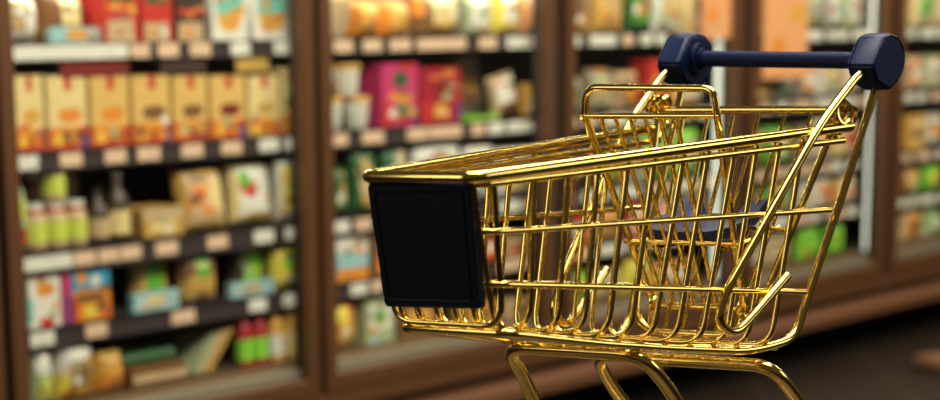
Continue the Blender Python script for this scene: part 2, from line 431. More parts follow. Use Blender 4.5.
# hanging header strips under the top shelf
for (a, b, c, l) in ((60, 128, 'dark_red', 'dark red card strip hanging under the top shelf over the cream cartons'), (236, 268, 'gold', 'gold card strip hanging under the top shelf near the second door post'), (160, 205, 'dark_brown', 'dark brown card strip hanging under the middle of the top shelf')):
    sa = on_wall(a, 66, DEP + .01)[0]; sb = on_wall(b, 66, DEP + .01)[0]
    bm = bmesh.new(); box(bm, -(sb - sa) / 2, (sb - sa) / 2, 0, .003, -.034, 0)
    tag(link_mesh('header_card', bm, cm(c), loc=W((sa + sb) / 2, Z_STRIP[0] - STRIP_H[0] / 2 + .0, DEP + .008), rotz=WROT), l, 'card')
# --- first cabinet, third shelf
goods('herb_bag', 19, 32, 186, 2, .06, 'sage', [('r', .2, .1, .8, .35, 'red'), ('r', .2, .5, .8, .8, 'yellow_green')], 'narrow green herb bag against the first door frame, beside the jars', 'packet', bulge=.8)
def jar(x, row, z, dep, label, lid='white', r=.026, h=.095, lab='yellow_green', cap='red', group='yellow-labelled jars'):
    s, _ = span(x - 5, x + 5, row, dep)
    lathed('sauce_jar', s, z, r, [('glass_body', 'tan', [(.9, 0), (1, .006), (1, h * .72), (.8, h * .80)]), ('paper_label', lab, [(1.02, h * .16), (1.02, h * .60)]), ('lid', cap, [(.82, h * .79), (.84, h * .80), (.84, h * .88)]), ('lid_top', lid, [(.80, h * .88), (.80, h)])], label, 'jar', dep, group)
z2 = ZR[2] + .0006
jar(42, 2, z2, DEP + .010, 'yellow-labelled jar nearest the green herb bag, third shelf')
jar(63, 2, z2, DEP + .010, 'yellow-labelled jar carrying another jar, middle of the jar row')
jar(83, 2, z2, DEP + .010, 'yellow-labelled jar beside the dark bottles, third shelf')
jar(63, 2, z2 + .0955, DEP + .010, 'yellow-labelled jar stacked on top of the middle jar')
jar(44, 2, z2 , DEP + .13, 'jar standing behind the jar row near the herb bag', h=.15)
jar(76, 2, z2, DEP + .13, 'white-lidded tall jar behind the yellow jars, near the dark bottles', h=.17, lab='grey', cap='grey')
def bottle(x, row, dep, h, r, body, lab, cap, label, group=None):
    s, _ = span(x - 5, x + 5, row, dep)
    lathed('bottle', s, ZR[row] + .0006, r, [('glass_body', body, [(.92, 0), (1, .005), (1, h * .55), (.75, h * .66), (.4, h * .76), (.36, h * .93)]), ('paper_label', lab, [(1.02, h * .10), (1.02, h * .44)]), ('cap', cap, [(.44, h * .92), (.44, h)])], label, 'bottle', dep, group)
bottle(106, 2, DEP + .010, .12, .026, 'dark_brown', 'tan', 'black', 'dark bottle with cream label beside the yellow jars', 'dark sauce bottles')
bottle(126, 2, DEP + .010, .15, .028, 'dark_brown', 'pale_cream', 'grey', 'taller dark bottle with cream label and grey cap', 'dark sauce bottles')
goods('food_tray', 144, 184, 208, 2, .10, 'gold', [('r', .0, .6, 1, 1, 'tan'), ('r', .2, .2, .8, .55, 'pale_cream')], 'low golden food tray between the dark bottles and the golden bag', 'tray', taper=-.08)
goods('food_bag', 187, 234, 168, 2, .07, 'gold', [('r', .12, .12, .92, .86, 'tan'), ('e', .18, .42, .52, .72, 'orange'), ('e', .26, .45, .42, .6, 'red'), ('e', .5, .3, .9, .8, 'pale_cream')], 'golden bag with red print leaning beside a white bag', 'packet', bulge=.9, lean=-.18)
goods('food_bag', 237, 279, 165, 2, .07, 'pale_cream', [('r', .1, .1, .9, .9, 'white'), ('e', .15, .4, .5, .7, 'red'), ('e', .1, .55, .4, .85, 'green'), ('r', .3, .02, .9, .16, 'gold')], 'white bag with red and green print, tilted on third shelf', 'packet', bulge=.9, lean=-.18, roll=.06)
goods('food_bag', 283, 301, 160, 2, .06, 'white', [('r', .1, .2, .9, .9, 'yellow'), ('r', .2, .28, .8, .42, 'red')], 'yellow and white bag against the second door post, third shelf', 'packet', bulge=.8)
# --- first cabinet, fourth shelf
goods('snack_box', 28, 62, 266, 3, .08, 'white', [('e', .25, .48, .85, .74, 'orange'), ('e', .3, .75, .55, .88, 'red'), ('e', .3, .0, .8, .16, 'red'), ('r', .0, .1, .1, .5, 'teal')], 'white snack box with an orange oval, beside the first door frame', 'box')
goods('snack_box', 64, 71, 270, 3, .08, 'magenta', [('r', .4, .0, .9, .55, 'navy_print')], 'thin pink and blue box between the white and blue snack boxes', 'box')
goods('snack_box', 72, 112, 260, 3, .08, 'sky', [('r', 0, .0, 1, .48, 'orange'), ('r', .15, .28, .8, .44, 'brown'), ('e', .1, .62, .4, .88, 'orange'), ('e', .5, .55, .75, .75, 'white'), ('e', .3, .05, .6, .25, 'yellow'), ('r', .8, .0, .95, .2, 'red'), ('r', 0, .0, .15, .4, 'red')], 'blue and orange snack box next to the thin pink box', 'box')
goods('bread_pack', 138, 176, 258, 3, .07, 'brown', [('r', .28, .25, .74, 1, 'green'), ('r', .0, 0, .25, 1, 'gold'), ('r', .78, 0, 1, 1, 'gold')], 'dark bread pack with green label in the first blue tray, fourth shelf', 'packet', bulge=.5, dep=.10)
goods('card_tray', 133, 180, 292, 3, .018, 'light_blue', [('r', .3, .2, .7, .8, 'pale_cream')], 'light blue card tray under the bread pack beside the blue snack box', 'tray', dep=.068)
goods('bread_pack', 187, 224, 255, 3, .07, 'brown', [('r', .32, .3, .70, 1, 'green'), ('e', .0, 0, .5, .6, 'gold'), ('e', .5, 0, 1, .6, 'gold')], 'brown bread pack with green label and no tray, fourth shelf', 'packet', bulge=.7)
goods('bread_pack', 236, 273, 245, 3, .07, 'dark_brown', [('r', .22, .1, .74, 1, 'lime')], 'dark bread pack with lime label in the second blue tray', 'packet', bulge=.4, dep=.10)
goods('card_tray', 231, 276, 281, 3, .018, 'light_blue', [('r', .3, .2, .7, .8, 'tan')], 'light blue card tray under the lime-labelled bread pack', 'tray', dep=.068)
goods('salad_bag', 278, 304, 247, 3, .06, 'yellow', [('e', .25, .4, 1, .9, 'lime'), ('r', .3, .05, .95, .3, 'white')], 'yellow and lime salad bag against the second door post', 'packet', bulge=.8)
# --- first cabinet, floor
goods('produce_bag', 34, 58, 348, 4, .07, 'sage', [('r', .1, .55, .9, 1, 'white'), ('e', .1, .1, .8, .5, 'yellow_green')], 'pale green produce bag in the corner by the first door frame', 'packet', bulge=.8)
goods('produce_bag', 61, 101, 340, 4, .08, 'white', [('r', .0, .0, 1, .45, 'yellow'), ('r', .22, .18, .82, .64, 'brown'), ('e', .1, 0, .5, .2, 'orange'), ('e', .6, 0, .95, .2, 'orange')], 'white and yellow produce bag with brown window, cabinet floor', 'packet', bulge=.8)
goods('cheese_bag', 103, 130, 352, 4, .08, 'amber', [('e', .0, .0, 1, .5, 'orange'), ('r', .1, .7, .9, 1, 'gold')], 'orange bag lying low beside the white produce bag', 'packet', bulge=.9)
s_, w_ = span(132, 186, 4)
tr = empty('produce_tray', W(s_, FLOOR_Z + .0006, DEP + .010), WROT); tag(tr, 'long low tray with cream rim beside the leaning boards', 'tray')
bm = bmesh.new(); box(bm, -w_ / 2, w_ / 2, 0, .14, 0, .045); link_mesh('tray_body', bm, cm('brown'), tr)
bm = bmesh.new(); box(bm, -w_ / 2, w_ / 2, -.006, .002, .012, .028); link_mesh('rim', bm, cm('tan'), tr)
bm = bmesh.new()
for i in range(9): lathe(bm, [(.002, .045), (.018, .05), (.02, .062), (.013, .072), (.002, .075)], -w_ / 2 + .02 + i * (w_ - .04) / 8, .04 + .05 * (i % 2), 10)
o = link_mesh('produce', bm, cm('dark_green'), tr, smooth=True)
goods('green_label_pack', 137, 162, 352, 4, .05, 'dark_green', [('r', .1, .2, .9, .8, 'sage')], 'dim green pack standing behind the long low tray', 'packet', dep=.22, bulge=.6)
for i, x in enumerate((193, 200, 207)):
    s_, _ = span(x, x + 4, 4, DEP + .03)
    bm = bmesh.new(); box(bm, -.006, .006, 0, .12, 0, .110 + .006 * i, bev=.002)
    bmesh.ops.rotate(bm, verts=bm.verts, cent=(0, 0, 0), matrix=Matrix.Rotation(math.radians(40), 3, 'Y'))
    zz = min(v.co.z for v in bm.verts); bmesh.ops.translate(bm, verts=bm.verts, vec=(0, 0, -zz))
    o = link_mesh('flat_pack', bm, cm(['sage', 'tan', 'gold'][i]), loc=W(s_, FLOOR_Z + .0006, DEP + .03), rotz=WROT)
    tag(o, ['grey-green flat pack, lowest of three leaning boards', 'tan flat pack leaning between two others', 'gold flat pack leaning next to the red-capped bottles'][i], 'packet', 'leaning flat packs on the cabinet floor')
bottle(251, 4, DEP + .010, .15, .021, 'crimson', 'lime', 'red', 'red bottle with lime label beside the leaning flat packs', 'red juice bottles')
bottle(266, 4, DEP + .010, .15, .021, 'crimson', 'lime', 'red', 'red bottle with lime label beside the amber jars', 'red juice bottles')
bottle(282, 4, DEP + .010, .15, .020, 'amber', 'white', 'gold', 'amber bottle with white label beside the red bottles', 'amber bottles')
bottle(297, 4, DEP + .010, .155, .020, 'amber', 'pale_cream', 'white', 'amber bottle with white cap against the second door post', 'amber bottles')
# --- second cabinet, top shelf
s_, w_ = span(334, 360, 0)
bo = lathed('food_bowl', s_, ZR[0] + .0006, w_ / 2, [('bowl', 'tan', [(.55, 0), (.8, .02), (1, .08), (1.02, .09)]), ('lid', 'pale_cream', [(1.03, .09), (1.0, .10), (.2, .105)])], 'round tan bowl with cream lid beside the second door post', 'bowl')
for a, b, l in ((361, 388, 'orange tub with red dot beside the round bowl'), (391, 417, 'orange tub beside the brown bread pack')):
    goods('cheese_tub', a, b, 1, 0, .10, 'orange', [('r', .12, .15, .88, .9, 'amber')] + ([('e', .35, .3, .6, .5, 'red')] if a < 370 else [('e', .3, .4, .7, .8, 'gold')]), l, 'tub', bulge=.25, taper=.08, group='orange tubs')
goods('bread_pack', 422, 468, -.105, 0, .09, 'brown', [('r', .22, .3, .8, 1, 'pale_cream'), ('r', .0, .5, .15, 1, 'orange'), ('r', .4, .15, .7, .3, 'gold')], 'brown bread pack with cream label, top shelf beside the orange tubs', 'packet', bulge=.6)
goods('salad_pack', 471, 497, -.105, 0, .07, 'sage', [('r', .15, .2, .85, .9, 'white'), ('e', .3, .4, .7, .7, 'sage')], 'grey-green salad pack between bread and yellow bags', 'packet', bulge=.7)
goods('pasta_bag', 500, 526, -.105, 0, .07, 'yellow', [('r', .2, .3, .7, 1, 'white'), ('e', .3, .05, .9, .35, 'pale_cream')], 'yellow and white bag, top shelf of magenta-box cabinet', 'packet', bulge=.7, roll=.06)
goods('pasta_bag', 528, 541, -.105, 0, .06, 'peach', [('r', .5, .0, 1, 1, 'white')], 'peach and white bag against the third door post', 'packet', bulge=.7)
# --- second cabinet, second shelf
def tub(x, row, z, dep, label, r=.037):
    s, _ = span(x - 5, x + 5, row, dep)
    lathed('yogurt_tub', s, z, r, [('cup', 'white', [(.72, 0), (.8, .004), (.98, .068)]), ('lid', 'amber', [(1.05, .066), (1.06, .072), (1.0, .077), (.2, .078)])], label, 'tub', dep, 'yellow-lidded tubs')
zt = ZR[1] + .0006
tub(339, 1, zt, DEP + .010, 'lower yellow-lidded tub against the second door post'); tub(366, 1, zt, DEP + .010, 'lower yellow-lidded tub beside the magenta box')
tub(332, 1, zt + .0785, DEP + .0104, 'upper yellow-lidded tub against the second door post'); tub(357, 1, zt + .0785, DEP + .010, 'upper yellow-lidded tub nearest the magenta box', r=.036)
goods('tea_box', 382, 419, 64, 1, .09, 'magenta', [('e', .3, .62, .75, .88, 'dark_green'), ('e', .2, .38, .85, .56, 'orange'), ('r', .0, .0, .18, .4, 'red'), ('r', .3, .05, .85, .3, 'crimson'), ('r', .35, .08, .5, .25, 'orange'), ('r', .85, 0, 1, .3, 'purple')], 'magenta box with green oval, tallest on its shelf', 'box')
goods('tea_box', 421, 462, 68, 1, .09, 'crimson', [('r', .0, .0, .18, .42, 'red'), ('r', .3, .1, .5, .35, 'orange'), ('e', .3, .45, .8, .8, 'dark_red'), ('r', .85, .05, 1, .35, 'purple'), ('r', .55, .1, .7, .3, 'amber')], 'crimson box beside the magenta box', 'box')
goods('card_wedge', 460, 484, 58, 1, .08, 'taupe', [('r', .1, .2, .9, .5, 'brown')], 'tall taupe card standing behind the lime tray', 'card', dep=.19, roll=-.15)
goods('salad_tray', 466, 500, 116, 1, .07, 'lime', [('r', .05, .7, .95, 1, 'green')], 'low lime green tray in front of the taupe card', 'tray')
goods('meat_pack', 498, 524, 78, 1, .05, 'tan', [('r', .1, .3, .8, .9, 'white'), ('e', .1, .0, .9, .3, 'brown')], 'white-labelled meat pack leaning beside the lime tray', 'packet', bulge=.6, roll=-.18, lean=-.1)
goods('meat_pack', 527, 541, 84, 1, .05, 'amber', [('r', .2, .1, .9, .6, 'white')], 'small amber pack against the third door post, second shelf', 'packet', bulge=.6)
# --- second cabinet, lower shelves
goods('herb_pack', 336, 352, 168, 2, .06, 'dark_green', [('r', .2, .2, .8, .5, 'sage')], 'dark green herb pack by the second door post, third shelf', 'packet', bulge=.7)
goods('herb_pack', 356, 382, 150, 2, .06, 'dark_green', [('e', .2, .1, .8, .8, 'tan')], 'green pack with oval tan window, above the cart front corner', 'packet', bulge=.7)
goods('herb_pack', 386, 414, 148, 2, .06, 'dark_green', [('r', .4, .1, .8, .9, 'grey')], 'green and grey pack behind the cart top rail', 'packet', bulge=.7)
goods('pizza_pack', 418, 466, 145, 2, .05, 'white', [('e', .2, .35, .8, .9, 'brown'), ('e', .3, .45, .7, .8, 'amber')], 'white pack with a brown round window behind the cart rail', 'packet', bulge=.5)
goods('cheese_pack', 470, 500, 146, 2, .06, 'white', [('r', .2, .2, .8, .6, 'light_blue')], 'white and pale blue pack behind the cart front wires', 'packet', bulge=.5)
goods('cheese_pack', 504, 540, 148, 2, .06, 'white', [('r', .1, .1, .9, .4, 'pale_cream')], 'white cheese pack with a cream band near the third post', 'packet', bulge=.5)
goods('fish_pack', 337, 370, 232, 3, .05, 'light_blue', [('r', 0, .6, 1, 1, 'white'), ('r', .0, .0, 1, .25, 'orange')], 'light blue and orange pack beside the second door post', 'packet')
goods('fish_pack', 373, 410, 236, 3, .05, 'brown', [('r', .1, .1, .9, .5, 'orange'), ('r', .2, .6, .8, .9, 'grey')], 'brown and orange pack mostly behind the navy panel', 'packet')
goods('fish_pack', 470, 502, 240, 3, .05, 'red', [('r', .1, .4, .9, .8, 'white')], 'red and white pack behind the cart side wires', 'packet')
goods('fish_pack', 506, 540, 238, 3, .05, 'tan', [('r', .1, .1, .6, .7, 'crimson')], 'tan pack with crimson print near the third door post', 'packet')
goods('orange_bag', 337, 361, 302, 4, .08, 'orange', [('e', .2, .1, .9, .5, 'amber'), ('e', .1, .5, .6, .9, 'yellow')], 'orange net bag beside the second door post, cabinet floor', 'packet', bulge=.9)
goods('soup_pack', 366, 396, 300, 4, .07, 'sage', [('r', .1, .3, .9, .9, 'white'), ('e', .3, .4, .7, .8, 'green'), ('r', .2, .0, .5, .2, 'light_blue')], 'white and green pack beside the orange net bag', 'packet')
goods('soup_pack', 400, 440, 302, 4, .07, 'brown', [('r', .2, .3, .8, .8, 'amber')], 'brown and amber pack behind the wires below the navy panel', 'packet')
goods('soup_pack', 470, 500, 305, 4, .07, 'amber', [('r', .2, .3, .8, .8, 'brown')], 'amber pack with brown print behind the cart floor wires', 'packet')
goods('soup_pack', 505, 542, 300, 4, .07, 'tan', [('r', .2, .2, .8, .6, 'dark_brown')], 'tan pack with dark print near the third post floor', 'packet')
# --- third, fourth and last cabinets, seen through and past the cart
R3 = [
 # name, bay, row, [(fraction start, end, height, kind, base, patch colours, description)]
 (3, 0, [(.02, .20, .16, 'b', 'gold', ('tan', 'brown'), 'golden food bag beside the third door post'), (.22, .40, .16, 'b', 'gold', ('amber', 'tan'), 'golden food bag second from the third door post'), (.42, .58, .15, 'b', 'dark_green', ('green', 'brown'), 'dark green bag before the orange poster'), (.60, .76, .15, 'b', 'white', ('sage', 'pale_cream'), 'white and sage bag partly behind the orange poster'), (.79, .94, .14, 'c', 'pale_cream', ('white', 'tan'), 'cream carton behind the orange poster')]),
 (3, 1, [(.02, .16, .10, 'b', 'sage', ('grey', 'dark_green'), 'sage green bag left of the red bottles, second shelf'), (.18, .34, .12, 'b', 'taupe', ('sage', 'tan'), 'taupe bag between sage and tan bags'), (.36, .50, .11, 'b', 'tan', ('brown', 'orange'), 'tan bag with brown and orange print under golden bags'), (.52, .66, .14, 'c', 'red', ('crimson', 'orange'), 'red carton behind the navy handle end'), (.70, .92, .13, 'b', 'amber', ('white', 'pale_cream'), 'amber bag beside the white light strip')]),
 (3, 2, [(.02, .18, .11, 'b', 'brown', ('dark_brown', 'tan'), 'brown bag behind the top bar of the child seat'), (.20, .36, .12, 'c', 'dark_brown', ('green', 'black'), 'dark carton with green print behind child seat'), (.38, .52, .12, 'c', 'grey', ('brown', 'white'), 'grey carton with brown print behind the cart'), (.54, .72, .14, 'b', 'lime', ('green', 'sage'), 'lime green salad bag behind the cart side rail'), (.74, .90, .14, 'b', 'lime', ('lime', 'white'), 'bright lime bag beside the light strip, third shelf')]),
 (3, 3, [(.02, .18, .09, 'c', 'crimson', ('red', 'white'), 'crimson carton behind the cart middle wire'), (.20, .40, .09, 'b', 'tan', ('orange', 'brown'), 'tan and orange bag behind the cart middle wire'), (.42, .56, .10, 'c', 'red', ('white', 'orange'), 'red carton with white print near the seat plate'), (.58, .74, .10, 'b', 'white', ('magenta', 'pale_cream'), 'white bag with magenta print behind the seat plate'), (.76, .92, .10, 'c', 'tan', ('brown', 'dark_brown'), 'tan carton with brown print beside the light strip')]),
 (3, 4, [(.02, .22, .09, 'b', 'green', ('lime', 'dark_green'), 'green produce bag behind the far hook, cabinet floor'), (.24, .40, .08, 'b', 'tan', ('sage', 'brown'), 'tan produce bag on the floor of the third cabinet'), (.42, .60, .11, 'b', 'yellow', ('yellow_green', 'amber'), 'yellow produce bag behind the cart basket'), (.62, .88, .07, 'b', 'peach', ('tan', 'white'), 'peach produce bag behind the seat, cabinet floor')]),
 (4, 0, [(.02, .20, .15, 'c', 'pale_cream', ('tan', 'orange'), 'cream carton behind the tall orange poster'), (.28, .46, .14, 'b', 'dark_grey', ('grey', 'taupe'), 'dark grey bag past the tall orange poster'), (.48, .64, .13, 'b', 'dark_green', ('sage', 'grey'), 'dark green bag above the handle bar'), (.66, .80, .15, 'b', 'grey', ('white', 'light_blue'), 'grey and white bag, top shelf of tall-poster cabinet'), (.82, .94, .14, 'b', 'sage', ('white', 'grey'), 'sage bag behind the navy handle end cap')]),
 (4, 1, [(.02, .20, .10, 'c', 'brown', ('amber', 'tan'), 'brown carton behind the lower part of tall poster'), (.26, .42, .12, 'b', 'sage', ('dark_green', 'white'), 'sage bag between handle bar and rear crossbar'), (.44, .60, .12, 'b', 'grey', ('orange', 'white'), 'grey bag with orange print, above rear crossbar'), (.62, .78, .13, 'b', 'white', ('grey', 'pale_cream'), 'white bag near the cart coil hinge'), (.80, .95, .12, 'b', 'tan', ('white', 'amber'), 'tan bag beside the fourth light strip')]),
 (4, 2, [(.02, .20, .12, 'b', 'dark_brown', ('brown', 'sage'), 'dark brown bag above the cart side rail'), (.22, .40, .12, 'b', 'green', ('lime', 'white'), 'green bag between the rear gate wires'), (.42, .58, .12, 'c', 'taupe', ('grey', 'white'), 'taupe carton behind the rear gate'), (.60, .76, .13, 'b', 'white', ('orange', 'pale_cream'), 'white bag with orange print past the cart upright'), (.78, .95, .13, 'b', 'pale_cream', ('tan', 'red'), 'cream bag next to the fourth light strip')]),
 (4, 3, [(.02, .20, .10, 'b', 'dark_green', ('green', 'black'), 'dark green bag behind the diagonal bar'), (.22, .40, .10, 'b', 'green', ('sage', 'lime'), 'green bag behind the diagonal bar and gate'), (.42, .58, .10, 'c', 'grey', ('white', 'tan'), 'grey carton with tan print behind the upright'), (.60, .76, .10, 'b', 'white', ('amber', 'red'), 'white bag with amber print past the upright'), (.78, .95, .10, 'b', 'amber', ('white', 'peach'), 'amber bag next to fourth strip, fourth shelf')]),
 (4, 4, [(.02, .22, .09, 'b', 'sage', ('grey', 'white'), 'sage produce bag behind the hook bar'), (.24, .44, .10, 'b', 'tan', ('brown', 'sage'), 'tan produce bag behind the gate wires'), (.50, .66, .11, 'b', 'lime', ('green', 'lime'), 'lime green produce bag just past the cart upright'), (.70, .86, .11, 'b', 'green', ('lime', 'lime'), 'green produce bag nearest the fourth light strip')]),
 (5, 0, [(.02, .22, .15, 'b', 'brown', ('tan', 'orange'), 'brown bag, top shelf of last cabinet'), (.24, .44, .15, 'b', 'pale_cream', ('sage', 'green'), 'cream and green bag at the picture edge, top'), (.46, .66, .15, 'b', 'tan', ('white', 'brown'), 'tan bag deep in the last cabinet')]),
 (5, 1, [(.02, .18, .12, 'b', 'orange', ('brown', 'tan'), 'orange bag, second shelf of last cabinet'), (.20, .36, .12, 'b', 'tan', ('orange', 'white'), 'tan bag with orange print, second shelf of last cabinet'), (.38, .58, .12, 'b', 'sage', ('white', 'grey'), 'sage bag, second shelf at the picture edge')]),
 (5, 2, [(.02, .18, .12, 'b', 'sage', ('dark_green', 'pale_cream'), 'sage bag, third shelf of last cabinet'), (.20, .36, .12, 'c', 'amber', ('pale_cream', 'brown'), 'amber carton, third shelf of last cabinet'), (.38, .58, .12, 'b', 'grey', ('white', 'orange'), 'grey bag, third shelf at the picture edge')]),
 (5, 3, [(.02, .18, .10, 'b', 'tan', ('red', 'green'), 'tan bag with red and green print, last cabinet'), (.20, .36, .10, 'b', 'brown', ('amber', 'sage'), 'brown bag, fourth shelf of last cabinet'), (.38, .58, .10, 'b', 'green', ('lime', 'yellow'), 'green bag, fourth shelf at the picture edge')]),
 (5, 4, [(.02, .20, .11, 'b', 'yellow_green', ('green', 'yellow'), 'yellow-green bag on the floor of last cabinet'), (.22, .40, .11, 'b', 'tan', ('orange', 'brown'), 'tan bag on the floor of last cabinet'), (.42, .60, .11, 'b', 'sage', ('green', 'white'), 'sage bag on cabinet floor at the picture edge')]),
]
for bay, row, items in R3:
    s0, s1 = BAYS[bay]
    for (f0, f1, h, kind, base, pc, label) in items:
        s = s0 + .02 + (f0 + f1) / 2 * (s1 - s0); w = (f1 - f0) * (s1 - s0)
        p = [('r', .12, .2, .88, .85, pc[0]), ('e', .2, .3, .75, .7, pc[1])]
        name = ('food_bag' if row < 4 else 'produce_bag') if kind == 'b' else 'food_carton'
        pack(name, s, ZR[row] + .0006, w - .006, h, .07, base, p, label, 'packet' if kind == 'b' else 'carton', bulge=.8 if kind == 'b' else 0)
# posters taped inside the glass
for (x0, x1, yt, yb, dep, l) in ((703, 742, -40, 38, .013, 'orange paper poster hanging inside the third cabinet door'), (764, 808, -40, 78, .013, 'tall orange paper poster hanging inside the fourth cabinet door')):
    sa = on_wall(x0, 20, dep)[0]; sb = on_wall(x1, 20, dep)[0]; zb = on_wall((x0 + x1) / 2, yb, dep)[1]
    sb = min(sb, BAYS[3 if x0 < 750 else 4][1] - .002); sa = max(sa, BAYS[3 if x0 < 750 else 4][0] + .002)
    mats = []; bm = bmesh.new()
    printed_grid(bm, sb - sa, .0015, 1.5 - zb, 'peach', [('e', .15, .1, .5, .22, 'orange'), ('e', .55, .3, .9, .42, 'amber'), ('e', .3, .05, .8, .09, 'tan'), ('e', .2, .5, .7, .62, 'orange'), ('r', .48, .0, .52, 1, 'tan')], mats, nx=12, nz=30)
    tag(link_mesh('poster', bm, [cm(m) for m in mats], loc=W((sa + sb) / 2, zb, dep), rotz=WROT), l, 'poster')

# low rounded brown thing on the floor at the picture edge
bm = bmesh.new()
c = Vector((1.575, 6.62, 0))
box(bm, -.10, .42, -.14, .14, 0, .055, bev=.02)
o = link_mesh('floor_mat', bm, mat('brown_rubber_mat', (.13, .065, .033), .6, spec=.2), smooth=True, loc=(1.60, 6.37, .0005), rotz=.62)
tag(o, 'low brown rounded mat on the dark floor at the picture edge', 'mat')

# ------------------------------------------------------------------ display table carrying the cart (below the picture)
TH = 0.66926879; K = 0.4
TZ = CAM.z - 1.15 * K
CO = Vector((0.7659854 * K, 5.0284892 * K, TZ))
tb = empty('display_table', (CO.x - .14, CO.y - .20, 0), -TH)
tag(tb, 'low dark wooden display table under the golden cart', 'table')
bm = bmesh.new(); box(bm, -.26, .26, -.42, .34, TZ - .03, TZ, bev=.004); link_mesh('table_top', bm, WOOD, tb)
for sx in (-.22, .22):
    for sy in (-.38, .30):
        bm = bmesh.new(); box(bm, sx - .02, sx + .02, sy - .02, sy + .02, 0, TZ - .03, bev=.003); link_mesh('leg', bm, WOOD, tb)

# ------------------------------------------------------------------ the golden cart; x across, y front to rear, z up (1/K units)
cart = empty('shopping_cart', CO, -TH)
tag(cart, 'polished gold wire shopping cart with navy front panel and navy handle', 'shopping cart')
TILT = [(-1.03, 0), (-.9, .05), (-.8, .055), (-.55, .045), (-.25, .033), (-.12, 0)]   # the basket hangs a little askew on its legs
def P(u, w, z):
    t = 0.0
    for (a, ta), (b, tb_) in zip(TILT, TILT[1:]):
        if a <= z <= b: t = ta + (tb_ - ta) * (z - a) / (b - a)
    return Vector((w * K, u * K, (z + t * w + 1.15) * K))
def side(u, z): return 0.27589866 + 0.09814899 * u + 0.01180132 * z
def S(sg, u, z, off=0.0): return P(u, sg * (side(u, z) + off), z)
RW = .0056 * K
def T(name, pts, r, fil=.0, closed=False, parent=cart, m=GOLD, seg=12):
    if fil: pts = fillet(pts, fil, closed=closed)
    return tube_obj(name, pts, r * K, m, parent, seg, closed)
# rails: z along the rail for a given u
def lerp(a, b, t): return a + (b - a) * t
def rail_z(u): return lerp(-.312, -.274, (u + 1.368) / 1.259)
def rail2_z(u): return lerp(-.328, -.306, (u + 1.36) / 1.232)
def mid1_z(u): return lerp(-.421, -.468, (u + 1.367) / 1.18)
def mid2_z(u): return lerp(-.524, -.656, (u + 1.352) / 1.076)
def floor_z(u):
    ks = [(-1.40, -.600), (-1.306, -.618), (-.996, -.676), (-.738, -.721), (-.439, -.769), (-.321, -.777), (-.2, -.78)]
    for (a, za), (b, zb) in zip(ks, ks[1:]):
        if u <= b: return lerp(za, zb, (u - a) / (b - a))
    return -.78
def front_u(z): return lerp(-1.388, -1.300, (z + .311) / (-.622 + .311))
def ring(name, zf, r, u_end, off=0.0, fr=.0):
    uf = front_u(zf(-1.36)) - fr
    pts = [S(-1, u_end, zf(u_end), off), S(-1, (uf + u_end) / 2, zf((uf + u_end) / 2), off), S(-1, uf, zf(uf), off), S(1, uf, zf(uf), off), S(1, (uf + u_end) / 2, zf((uf + u_end) / 2), off), S(1, u_end, zf(u_end), off)]
    return T(name, fillet(pts, [0, 0, .03 * K, .03 * K, 0, 0]), r)
ring('top_rail', rail_z, .0128, -.115, .004, .012)
ring('lower_top_rail', rail2_z, .0080, -.135, .0, -.004)
ring('middle_wire', mid1_z, .0070, -.187, .006)
ring('lower_middle_wire', mid2_z, .0070, -.276, .006)
# U-shaped cross wires: (u at rail, u at floor)
tops_u = [-1.338, -1.219, -1.118, -1.024, -.929, -.842, -.742, -.656, -.560, -.478, -.390, -.300]
bot_u = [-1.306, -1.228, -1.143, -1.062, -.985, -.912, -.835, -.752, -.662, -.575, -.492, -.400]
for i, (ut, ub) in enumerate(zip(tops_u, bot_u)):
    zt_, zb_ = rail2_z(ut), floor_z(ub)
    dz = .022
    pts = [S(-1, ut, zt_ + .012), S(-1, ub, zb_ + .004), S(1, ub, zb_ + .004), S(1, ut, zt_ + .012)]
    T('cross_wire', fillet(pts, .05 * K), .0066)
# front wires bent under the floor, running to the rear
for i in range(6):
    f = -1 + 2 * i / 5
    wf = f * .118
    zt_ = -.318; zb_ = floor_z(-1.33) - .008
    pts = [P(front_u(zt_) - .002, f * .128, zt_), P(front_u(zb_), wf, zb_), P(-1.1, wf * lerp(1, 1.75, .25), floor_z(-1.1) - .008), P(-.75, wf * lerp(1, 1.75, .6), floor_z(-.75) - .008), P(-.33, wf * 1.72, floor_z(-.33) - .008)]
    T('lengthwise_wire', fillet(pts, [0, .045 * K, .02, .02, 0]), .0064)
# uprights at the rear, turning into the floor edge
def upright_half(sg): return [S(sg, .012, -.10), S(sg, -.002, -.172), S(sg, -.130, -.438), S(sg, -.255, -.665), S(sg, -.300, -.765), S(sg, -.46, -.776, -.012), S(sg, -.738, -.733, -.010), S(sg, -1.0, -.688, -.008), S(sg, -1.29, -.630, -.004)]
fr_ = [0, .02, .02, .02, .028, .03, .03, .03, .014]
T('bottom_frame', fillet(upright_half(-1) + upright_half(1)[::-1], fr_ + fr_[::-1], n=8), .0098)
for sg in (1, -1):
    # slanting bar ending in an upturned hook
    pts = [S(sg, -.030, -.128, .004), S(sg, -.100, -.150, .006), S(sg, -.265, -.262, .020), S(sg, -.608, -.622, .020), S(sg, -.636, -.685, .020), S(sg, -.570, -.722, .020), S(sg, -.508, -.690, .020), S(sg, -.372, -.606, .020)]
    T('hook_bar', fillet(pts, [0, .02, .03, .03, .022, .03, .022, 0], n=8), .0104)
